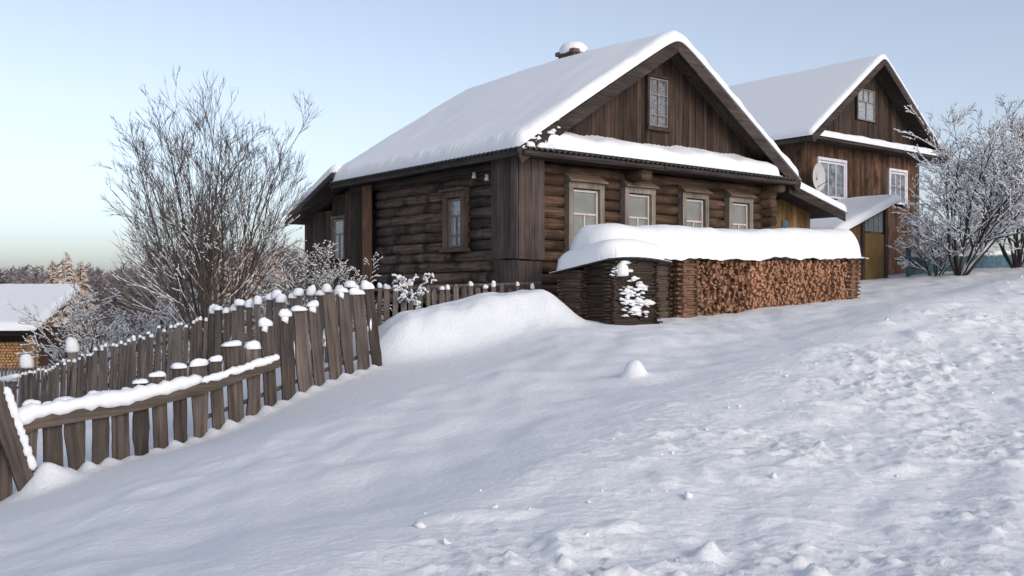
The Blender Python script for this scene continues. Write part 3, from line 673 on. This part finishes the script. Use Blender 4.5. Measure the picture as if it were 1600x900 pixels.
for c_ in range(17):                                        # patches of snow caught on the ledges between the billets
    zc = random.uniform(.12, 1.0); xc = random.uniform(.05, .75)+.35*(1-zc)*random.random(); spread = random.uniform(.03, .11)
    for i in range(random.randint(5, 16)):
        sw = random.lognormvariate(-3.7, .45)
        mb.blob((min(max(xc+random.gauss(0, spread*1.5), 0), 1.2), -.058+random.uniform(-.02, .015), zc+random.gauss(0, spread*.6)), (sw*1.9, .04, sw*.75), 8, 4, .4)
mb.blob((.20, -.10, .93), (.12, .12, .17), 12, 6, .06); o = mb.build('stuck_snow', 'snow', Wl, True); o['kind'] = 'stuff'

# ------------------------------------------------------------------ fences
def picket(parent, base, wdt, h, lean=0., mat='picket', th=.028, wob=.008, yaw=0.0, notch=False, name='picket', point=False):
    m_ = MB(); n = 9; pts = []
    ph = random.random()*6
    for i in range(n+1):
        t = i/n; wv = (0.018*math.sin(t*7+ph) if notch else 0)
        k = (0.35 if (point and i == n) else 1)
        pts.append((-wdt/2*k+random.uniform(-wob, wob)-wv, wdt/2*k+random.uniform(-wob, wob)+wv*.6, h*t))
    vs = []; fs = []
    for a, b, z in pts: vs += [(a, -th/2, z), (b, -th/2, z), (b, th/2, z), (a, th/2, z)]
    for i in range(n):
        for j in range(4): fs.append((i*4+j, i*4+(j+1) % 4, i*4+4+(j+1) % 4, i*4+4+j))
    fs.append((0,3,2,1)); fs.append((n*4, n*4+1, n*4+2, n*4+3)); m_.add(vs, fs)
    o = m_.build(name, mat, parent); o.location = base; o.rotation_euler = (random.uniform(-.02, .02), lean, yaw); return o
def top_of(o, h): return o.matrix_basis @ Vector((0, 0, h))
def cap(parent, p, w_, h, name='snow_cap'):
    return MB().blob(p, (w_, w_*.85, h), 10, 6, .10).build(name, 'snow', parent, True)
def rail_snow(parent, pts, rad, name='rail_snow'):
    m_ = MB(); P = [Vector(p) for p in pts]; out = []; rr = []
    for i in range(len(P)-1):
        for k in range(6): out.append(P[i].lerp(P[i+1], k/6)+Vector((0, 0, random.uniform(-.012, .012)))); rr.append(rad*random.uniform(.72, 1.2))
    out.append(P[-1]); rr.append(rad*.5); rr[0] *= .5
    return m_.tube(out, rr, 8).build(name, 'snow', parent, True)
fdir = (FA-FB)/np.hypot(*(FA-FB)); fang = math.atan2(fdir[1], fdir[0])
z0 = gz(*FB)
FE = root('picket_fence', (FB[0], FB[1], z0), fang, 'near fence of rough brown pickets with a low snowy rail, sloping down left', 'fence')
def fz(t): p = FB+fdir*t; return gz(p[0], p[1])-z0
FL = float(np.hypot(*(FA-FB)))
t = -0.95; k = 0
while t < FL+.02:
    wdt = random.uniform(.15, .235)
    h = np.interp(t, [-1, 1.5, 2.4, 3.3, 3.6, 5.4], [.82, .86, 1.0, 1.02, 1.22, 1.22])+random.uniform(-.07, .07)
    o = picket(FE, (t, random.uniform(-.015, .015), fz(t)-.12), wdt, h+.12, lean=-0.01-0.12*max(0, t/FL)**2+random.uniform(-.03, .03), wob=.006, notch=(k % 3 == 0))
    tp = top_of(o, h+.12)
    if t > -.5 and random.random() < .88:
        m_ = MB().blob(tp+Vector((random.uniform(-.015, .015), 0, -.006)), (wdt*random.uniform(.52, .64), random.uniform(.05, .085), random.uniform(.05, .10) if t > 2.2 else random.uniform(.04, .065)), 12, 7, .13, -.25)
        m_.build('snow_cap', 'snow', FE, True)
        if t > 3.4 and random.random() < .7:                              # snow running down the face below the cap
            MB().blob(tp+Vector((random.uniform(-.05, .05), -.02, -.05)), (.05, .03, .10), 8, 6, .3, -1).build('clinging_snow', 'snow', FE, True)
    if 3.0 < t < FL-.25 and random.random() < .85:                                 # snow lodged between the boards on the hidden rail
        MB().blob((t+.135, .05, fz(t)+.66+random.uniform(-.02, .03)), (.055, .05, .16), 8, 6, .12, -.9).build('lodged_snow', 'snow', FE, True)
    t += random.uniform(.255, .295); k += 1
pts = [(-.9, -.07, fz(-.9)+.62), (.2, -.07, fz(.2)+.63), (1.3, -.07, fz(1.3)+.64), (2.3, -.07, fz(2.3)+.66), (3.0, -.075, fz(3.0)+.60), (3.5, -.07, fz(3.5)+.56)]
m_ = MB(); pr = []
for i in range(len(pts)-1):
    for q in range(4): pr.append(Vector(pts[i]).lerp(Vector(pts[i+1]), q/4))
pr.append(Vector(pts[-1])); n_ = len(pr)
for i, p in enumerate(pr):
    hh = (.078-.035*max(0, (i-n_*.55)/(n_*.45)))*random.uniform(.92, 1.08)
    m_.v += [(p.x, p.y-.035, p.z-hh), (p.x, p.y+.035, p.z-hh), (p.x, p.y+.035, p.z+hh), (p.x, p.y-.035, p.z+hh)]
for i in range(n_-1):
    for j in range(4): m_.f.append((i*4+j, i*4+4+j, i*4+4+(j+1) % 4, i*4+(j+1) % 4))
m_.f += [(0, 1, 2, 3), (n_*4-1, n_*4-2, n_*4-3, n_*4-4)]
m_.build('rail', 'rail', FE)
rail_snow(FE, [(p.x, p.y+.01, p.z+.12) for p in pr[:14:2]], .095); rail_snow(FE, [(p.x, p.y, p.z+.09) for p in pr[12::2]], .055)
for i in range(6): cap(FE, (-.35+i*.42+random.uniform(-.1, .1), .06, fz(-.35+i*.42)+.80), random.uniform(.07, .12), random.uniform(.05, .08))
MB().tube([(2.6, .05, fz(2.6)+.66), (FL-.02, .05, fz(FL-.02)+.70)], [.035, .035], 6).build('rail', 'rail', FE)
MB().tube([(2.3, .05, fz(2.3)+.22), (FL-.02, .05, fz(FL-.02)+.25)], [.03, .03], 6).build('rail', 'rail', FE)
# leaning brace at its left end
o = picket(FE, (.12, -.16, fz(.12)-.10), .19, 1.35, lean=-.30, mat='picket', th=.06, name='brace_board')
pp = [o.matrix_basis @ Vector((.10, 0, q)) for q in (.25, .5, .75, 1.0, 1.25)]
rail_snow(FE, [p+Vector((.02, 0, .02)) for p in pp], .05)

# far garden fence that runs down to the left
BF = np.array([(-2.75,15.6),(-5.0,17.0),(-8.2,19.0),(-11.2,21.0),(-13.0,22.2)])
bz = gz(*BF[0]); BFo = root('picket_fence', (BF[0][0], BF[0][1], bz), 0, 'long garden fence of thin grey palings behind the near fence', 'fence')
d_, L_ = None, 0
def along(poly, t):
    for a, b in zip(poly[:-1], poly[1:]):
        L_ = np.hypot(*(b-a))
        if t <= L_: return a+(b-a)*t/L_, math.atan2(b[1]-a[1], b[0]-a[0])
        t -= L_
    return poly[-1], math.atan2(*(poly[-1]-poly[-2])[::-1])
tot = sum(np.hypot(*(b-a)) for a, b in zip(BF[:-1], BF[1:])); t = 0; k = 0; rl = []
while t < tot:
    p, a = along(BF, t); zz = gz(p[0], p[1])-bz; lx_, ly_ = p[0]-BF[0][0], p[1]-BF[0][1]
    big = t < 3.4; wdt = random.uniform(.12, .17) if big else random.uniform(.075, .105); h = (1.22 if big else 1.10)+random.uniform(-.06, .05)
    o = picket(BFo, (lx_, ly_, zz-.1), wdt, h+.1, lean=random.uniform(-.05, .05)+(.05 if not big else 0), yaw=a+math.pi, mat='picket_grey', point=not big)
    tp = top_of(o, h+.1)
    cap(BFo, tp-Vector((0, 0, .01)), wdt*(.62 if big else .42), random.uniform(.06, .13) if big else random.uniform(.03, .055))
    if k % 6 == 0: rl.append((lx_, ly_, zz))
    t += (.21 if big else .128 if t < 9 else .115); k += 1
for hh in (.32, .85): MB().tube([(p[0]+.02, p[1]+.06, p[2]+hh) for p in rl], [.03]*len(rl), 6).build('rail', 'picket_grey', BFo)
rail_snow(BFo, [(p[0]-.03, p[1]-.05, p[2]+1.10) for p in rl if np.hypot(p[0], p[1]) > 9.2], .07)
for tt in (8.1, 9.9, 11.7):
    p, a = along(BF, tt); zz = gz(p[0], p[1])-bz; q = (p[0]-BF[0][0]+.1, p[1]-BF[0][1]+.25, zz)
    MB().tube([(q[0], q[1], q[2]-.1), (q[0], q[1], q[2]+1.38)], [.11, .10], 10).build('post', 'picket_grey', BFo)
    cap(BFo, (q[0], q[1], q[2]+1.36), .15, .24)

# low paling fence under the corner of the house
SF = np.array([(-3.1,17.0),(-1.0,17.75),(0.55,18.05)]); sz = gz(*SF[1])
SFo = root('picket_fence', (SF[0][0], SF[0][1], sz), 0, 'low paling fence behind the big snowdrift, below the house corner', 'fence')
t = 0; tot = sum(np.hypot(*(b-a)) for a, b in zip(SF[:-1], SF[1:]))
while t < tot:
    p, a = along(SF, t); wdt = random.uniform(.06, .115); h = 0.05-sz+EYE+random.uniform(-.07, .04)
    o = picket(SFo, (p[0]-SF[0][0], p[1]-SF[0][1], -.3), wdt, h+.3, yaw=a, mat='picket_grey', lean=random.uniform(-.03, .03), point=random.random() < .6)
    if random.random() < .6: cap(SFo, top_of(o, h+.29), wdt*.6, random.uniform(.05, .1))
    t += random.uniform(.12, .17)
MB().tube([(0, .04, .35), (2.1, .79, .45), (3.65, 1.09, .5)], [.03]*3, 6).build('rail', 'picket_grey', SFo)

# blue fence before the plank house
b0 = hw(13.6, -.9); b1 = hw(24.5, -.9); bz0 = gz(*b0)
BL = root('board_fence', (b0[0], b0[1], bz0), HA, 'low blue painted board fence before the plank house', 'fence')
for k in range(70):
    x = k*.155; p = hw(13.6+x, -.9); MB().box(x, x+.148, 0, .025, gz(*p)-bz0-.3, .58+.03*x+random.uniform(-.01, .01)).build('board', 'blue_paint', BL)
MB().box(-.12, -.02, -.04, .06, -.3, .80).build('post', 'blue_paint', BL)
rail_snow(BL, [(i*1.1, 0, .62+.033*i) for i in range(11)], .09)

# ------------------------------------------------------------------ bare trees and bushes with snow on their branches
def grow(p, d, length, rad, level, maxl, out, spread, upward, kids, seg=4, crook=.12):
    pts = [Vector(p)]; rr = [rad]; d = Vector(d).normalized(); q = Vector(p)
    for i in range(seg):
        d = (d + Vector((random.gauss(0, crook), random.gauss(0, crook), random.gauss(0, crook)+upward))).normalized()
        q = q + d*length/seg; pts.append(q.copy()); rr.append(rad*(1-.72*(i+1)/seg))
    out.append((level, pts, rr))
    if level >= maxl: return
    for k in range(kids[min(level, len(kids)-1)]):
        f = random.uniform(.22, .97); i = min(int(f*seg), seg-1); s = pts[i].lerp(pts[i+1], f*seg-i)
        dd = (pts[i+1]-pts[i]).normalized(); a = random.uniform(0, 6.283); pe_ = dd.orthogonal().normalized(); pe_ = Matrix.Rotation(a, 3, dd) @ pe_
        nd = (dd*math.cos(spread)+pe_*math.sin(spread)*random.uniform(.7, 1.2)).normalized()
        grow(s, nd, length*random.uniform(.36, .58)*(1.15-f*.5)*(1.25 if level >= 2 else 1), max(rr[i]*.55, .0048), level+1, maxl, out, spread, upward, kids, seg, crook)
def tree(name, loc, label, stems, length, rad, maxl, kids, spread=.55, upward=.06, lean_out=.5, bark='bark', snow=.6, snow_r=1.0, seed=1, cat='tree', crook=.10, bias=(0, 0), blobs=0, group=None, snow_top=9.0):
    random.seed(seed); T_ = root(name, loc, 0, label, cat, group); out = []
    for s in range(stems):
        a = 2*math.pi*s/stems+random.uniform(-.4, .4); lo = lean_out*(random.uniform(.0, .45) if s % 3 == 0 else random.uniform(.45, 1.1)); lf = 1-.30*min(lo, 1)
        grow((.06*math.cos(a), .06*math.sin(a), -.15), (math.cos(a)*lo+bias[0], math.sin(a)*lo+bias[1], 1), length*lf*random.uniform(.85, 1.05), rad*random.uniform(.7, 1.1), 0, maxl, out, spread, upward, kids, 5, crook)
    tr = MB(); cr = MB(); sn = MB()
    for lv, pts, rr in out:
        (tr if lv == 0 else cr).tube(pts, rr, 6 if lv == 0 else (4 if lv == 1 else 3), False)
        lie = random.random() < snow*(1.2-pts[0].z/snow_top)
        for i in range(len(pts)-1):
            dd = (pts[i+1]-pts[i]); 
            if dd.length < 1e-6: continue
            st = abs(dd.normalized().z); hgt = pts[i].z/snow_top
            if st < .86 and lie and random.random() < .85:
                up = Vector((0, 0, 1)); r0 = (max(rr[i]*.85, .007)+.004)*snow_r; r1 = (max(rr[i+1]*.85, .006)+.003)*snow_r
                sn.tube([pts[i]+up*(rr[i]+r0*.45), pts[i].lerp(pts[i+1], .5)+up*(rr[i]+r0*.8), pts[i+1]+up*(rr[i+1]+r1*.45)], [r0*.6, r0*random.uniform(.9, 1.4), r1*.6], 4, True)
        if blobs and lv >= 2 and random.random() < blobs:
            p = pts[-1]; s = random.uniform(.012, .030); sn.blob(p, (s, s, s*.8), 5, 3, .25)
    tr.build('trunk', bark, T_, True); cr.build('crown', bark, T_); o = sn.build('branch_snow', 'snow', T_, True); o['kind'] = 'stuff'
    random.seed(seed+100); return T_
def at(u, Y): return (u-800)/1459*Y
x = at(330, 19.5); tree('bare_tree', (x, 19.5, gz(x, 19.5)), 'large bare many-stemmed tree standing behind the garden fence', 17, 5.0, .036, 4, [8, 5, 4, 2], .42, .03, .45, bias=(-.02, 0), snow=.42, snow_r=.95, seed=27, snow_top=3.4, crook=.055)
x = at(150, 22.5); tree('snowy_shrub', (x, 22.5, gz(x, 22.5)), 'snow flecked bush left of the large bare tree', 9, 2.9, .03, 3, [8, 6, 4], .6, .04, .75, snow=.6, snow_r=1.0, seed=12, cat='shrub', blobs=.25)
x = at(245, 24); tree('snowy_shrub', (x, 24, gz(x, 24)), 'snowy bush seen behind the left side of the large bare tree', 8, 2.6, .03, 3, [8, 6, 4], .6, .04, .7, snow=.6, snow_r=1.0, seed=13, cat='shrub', blobs=.3)
x = at(500, 21.0); tree('snowy_shrub', (x, 21.0, gz(x, 21.0)), 'fine twigged snow speckled bush against the rear plank wall of the log house', 9, 2.3, .022, 3, [8, 7, 4], .65, .05, .7, snow=.45, snow_r=.9, seed=14, cat='shrub', blobs=.35)
x = at(425, 21.5); tree('snowy_shrub', (x, 21.5, gz(x, 21.5)), 'low snowy bush between the large bare tree and the log house', 8, 1.9, .02, 3, [8, 7, 4], .65, .05, .8, snow=.5, snow_r=.9, seed=15, cat='shrub', blobs=.35)
x = at(1500, 25.6); tree('snowy_tree', (x, 25.6, gz(x, 25.6)), 'wide bare tree thick with snow before the plank house', 12, 4.2, .042, 4, [7, 5, 4, 2], .58, .03, .85, 'bark_dark', snow=.8, snow_r=1.3, seed=16, bias=(.25, -.1), snow_top=9)
x = at(1590, 27.0); tree('snowy_tree', (x, 27.0, gz(x, 27.0)), 'snow laden bare tree at the right edge beyond the blue fence', 11, 4.1, .045, 4, [8, 6, 4, 2], .55, .04, .8, 'bark_dark', snow=.85, snow_r=1.3, seed=17, snow_top=9)
x = at(1462, 26.2); tree('snowy_shrub', (x, 26.2, gz(x, 26.2)), 'low sprawling snowy bush under the wide snowy tree by the blue fence', 9, 2.0, .022, 3, [8, 6, 4], .65, .02, .9, 'bark_dark', snow=.75, snow_r=1.2, seed=19, cat='shrub', blobs=.2)
random.seed(5)
x = at(640, 17.0); tree('fallen_branch', (x, 16.9, gz(x, 16.9)+.35), 'snowy arching twigs beside the low paling fence', 6, .75, .010, 2, [4, 3], .6, -.16, 1.6, snow=1.0, snow_r=1.9, seed=18, cat='branch')

# ------------------------------------------------------------------ far barn and woods on the left
random.seed(9)
BN = root('barn', (-23.6, 37, EYE-3.3), math.radians(6), 'low open barn with wide snowy roof at the far left', 'barn')
MB().box(-8, 4.5, 3.2, 3.4, -.5, 1.6).build('back_wall', 'plank', BN)
for xx in (-2.2, 1.35, 4.2): MB().box(xx, xx+.28, -.1, .15, -.5, 1.55).build('post', 'yellow_plank', BN)
MB().box(-8, 4.5, -.12, .1, 1.40, 1.56).build('beam', 'beam', BN)
corrugated('roof_sheet', BN, (-8.2, -.5, 1.58), (12.8, 0, 0), (0, 5, 1.6), nd=1)
snow_sheet('roof_snow', lambda U, V: (-8.3+U*13.0, -.55+V*5.1, 1.62+V*1.62+0*U), 13.0, 5.1, .3, .22, BN, 40, 16, .03, seed=51)
lg = MB()
for i in range(380):
    lg.tube([(1.8+random.random()*6.6, .5, .1+random.random()*1.15), ] * 1 + [(0, 0, 0)] * 0 + [], [], 6) if False else None
for r_i in range(9):
    for c in range(19):
        xx = 1.75+c*.13+(.06 if r_i % 2 else 0); zz = .1+r_i*.115; lg.tube([(xx, .55+random.uniform(-.04, .04), zz), (xx, 1.2, zz)], [.062]*2, 6)
o = lg.build('stacked_logs', 'cut_wood', BN); o['kind'] = 'stuff'
fp = (at(45, 33), 33); zf = gz(*fp); LF = root('picket_fence', (fp[0]-1.6, fp[1], zf), 0, 'tiny far paling fence in front of the barn', 'fence')
for k in range(26): picket(LF, (k*.13, 0, -.1), .07, .75, mat='picket_grey', point=True)
def conifer(name, loc, h, label, group=None):
    T_ = root(name, loc, 0, label, 'tree', group); MB().tube([(0, 0, -.5), (0, 0, h)], [h*.018, .02], 6).build('trunk', 'bark', T_)
    m_ = MB(); n = int(h*5)
    for i in range(n):
        z = h*(.12+.88*i/n); R_ = h*.25*(1-i/n)**.7+.2
        for k in range(7):
            a = random.uniform(0, 6.283); L_ = R_*random.uniform(.6, 1.15); e = Vector((math.cos(a)*L_, math.sin(a)*L_, z-L_*random.uniform(.05, .45))); s = Vector((0, 0, z)); sd = Vector((-math.sin(a), math.cos(a), 0))*L_*.22
            mid = s.lerp(e, .6)+Vector((0, 0, .08*L_)); m_.add([s, mid+sd, e, mid-sd, mid+Vector((0, 0, .12*L_))], [(0, 1, 4), (1, 2, 4), (2, 3, 4), (3, 0, 4)])
    m_.build('crown', 'frost_sunlit', T_)
for k, (u, Y, h, lab) in enumerate([(82, 118, 10.6, 'leftmost frosted spruce rising above the far woods'), (103, 112, 11.4, 'tallest frosted spruce of the far left clump'), (126, 116, 10.4, 'frosted spruce at the right of the far left clump'),
                               (385, 110, 13.2, 'frosted spruce seen through the large bare tree'), (430, 112, 12.8, 'frosted spruce right behind the large bare tree'), (345, 116, 12.2, 'frosted spruce far behind the middle of the bare tree')]):
    x = at(u, Y); conifer('spruce_tree', (x, Y, gz(x, Y)), EYE-gz(x, Y)+h-7.0, lab, 'frosted spruces far behind')
fw = MB()
for i in range(520):
    u = random.uniform(-250, 700); Y = random.uniform(120, 165); x = at(u, Y); zb = gz(x, Y); h = -zb+EYE+random.uniform(1.2, 3.6)+(3.5 if u > 230 else 0)
    fw.tube([(x, Y, zb-.5), (x+random.uniform(-.3, .3), Y, zb+h)], [.12, .02], 4, False)
    for k in range(60):
        t_ = random.uniform(.2, 1); a = random.uniform(0, 6.283); L_ = h*.22*(1.15-t_)+.5; s = Vector((x, Y, zb+h*t_*.95)); e = s+Vector((math.cos(a)*L_, math.sin(a)*L_, L_*random.uniform(.2, .9)))
        fw.tube([s, e], [.11, .05], 3, False)
tag(fw.build('far_woods', 'frost'), 'band of grey frosted woods along the far horizon', 'woods', None, 'stuff')
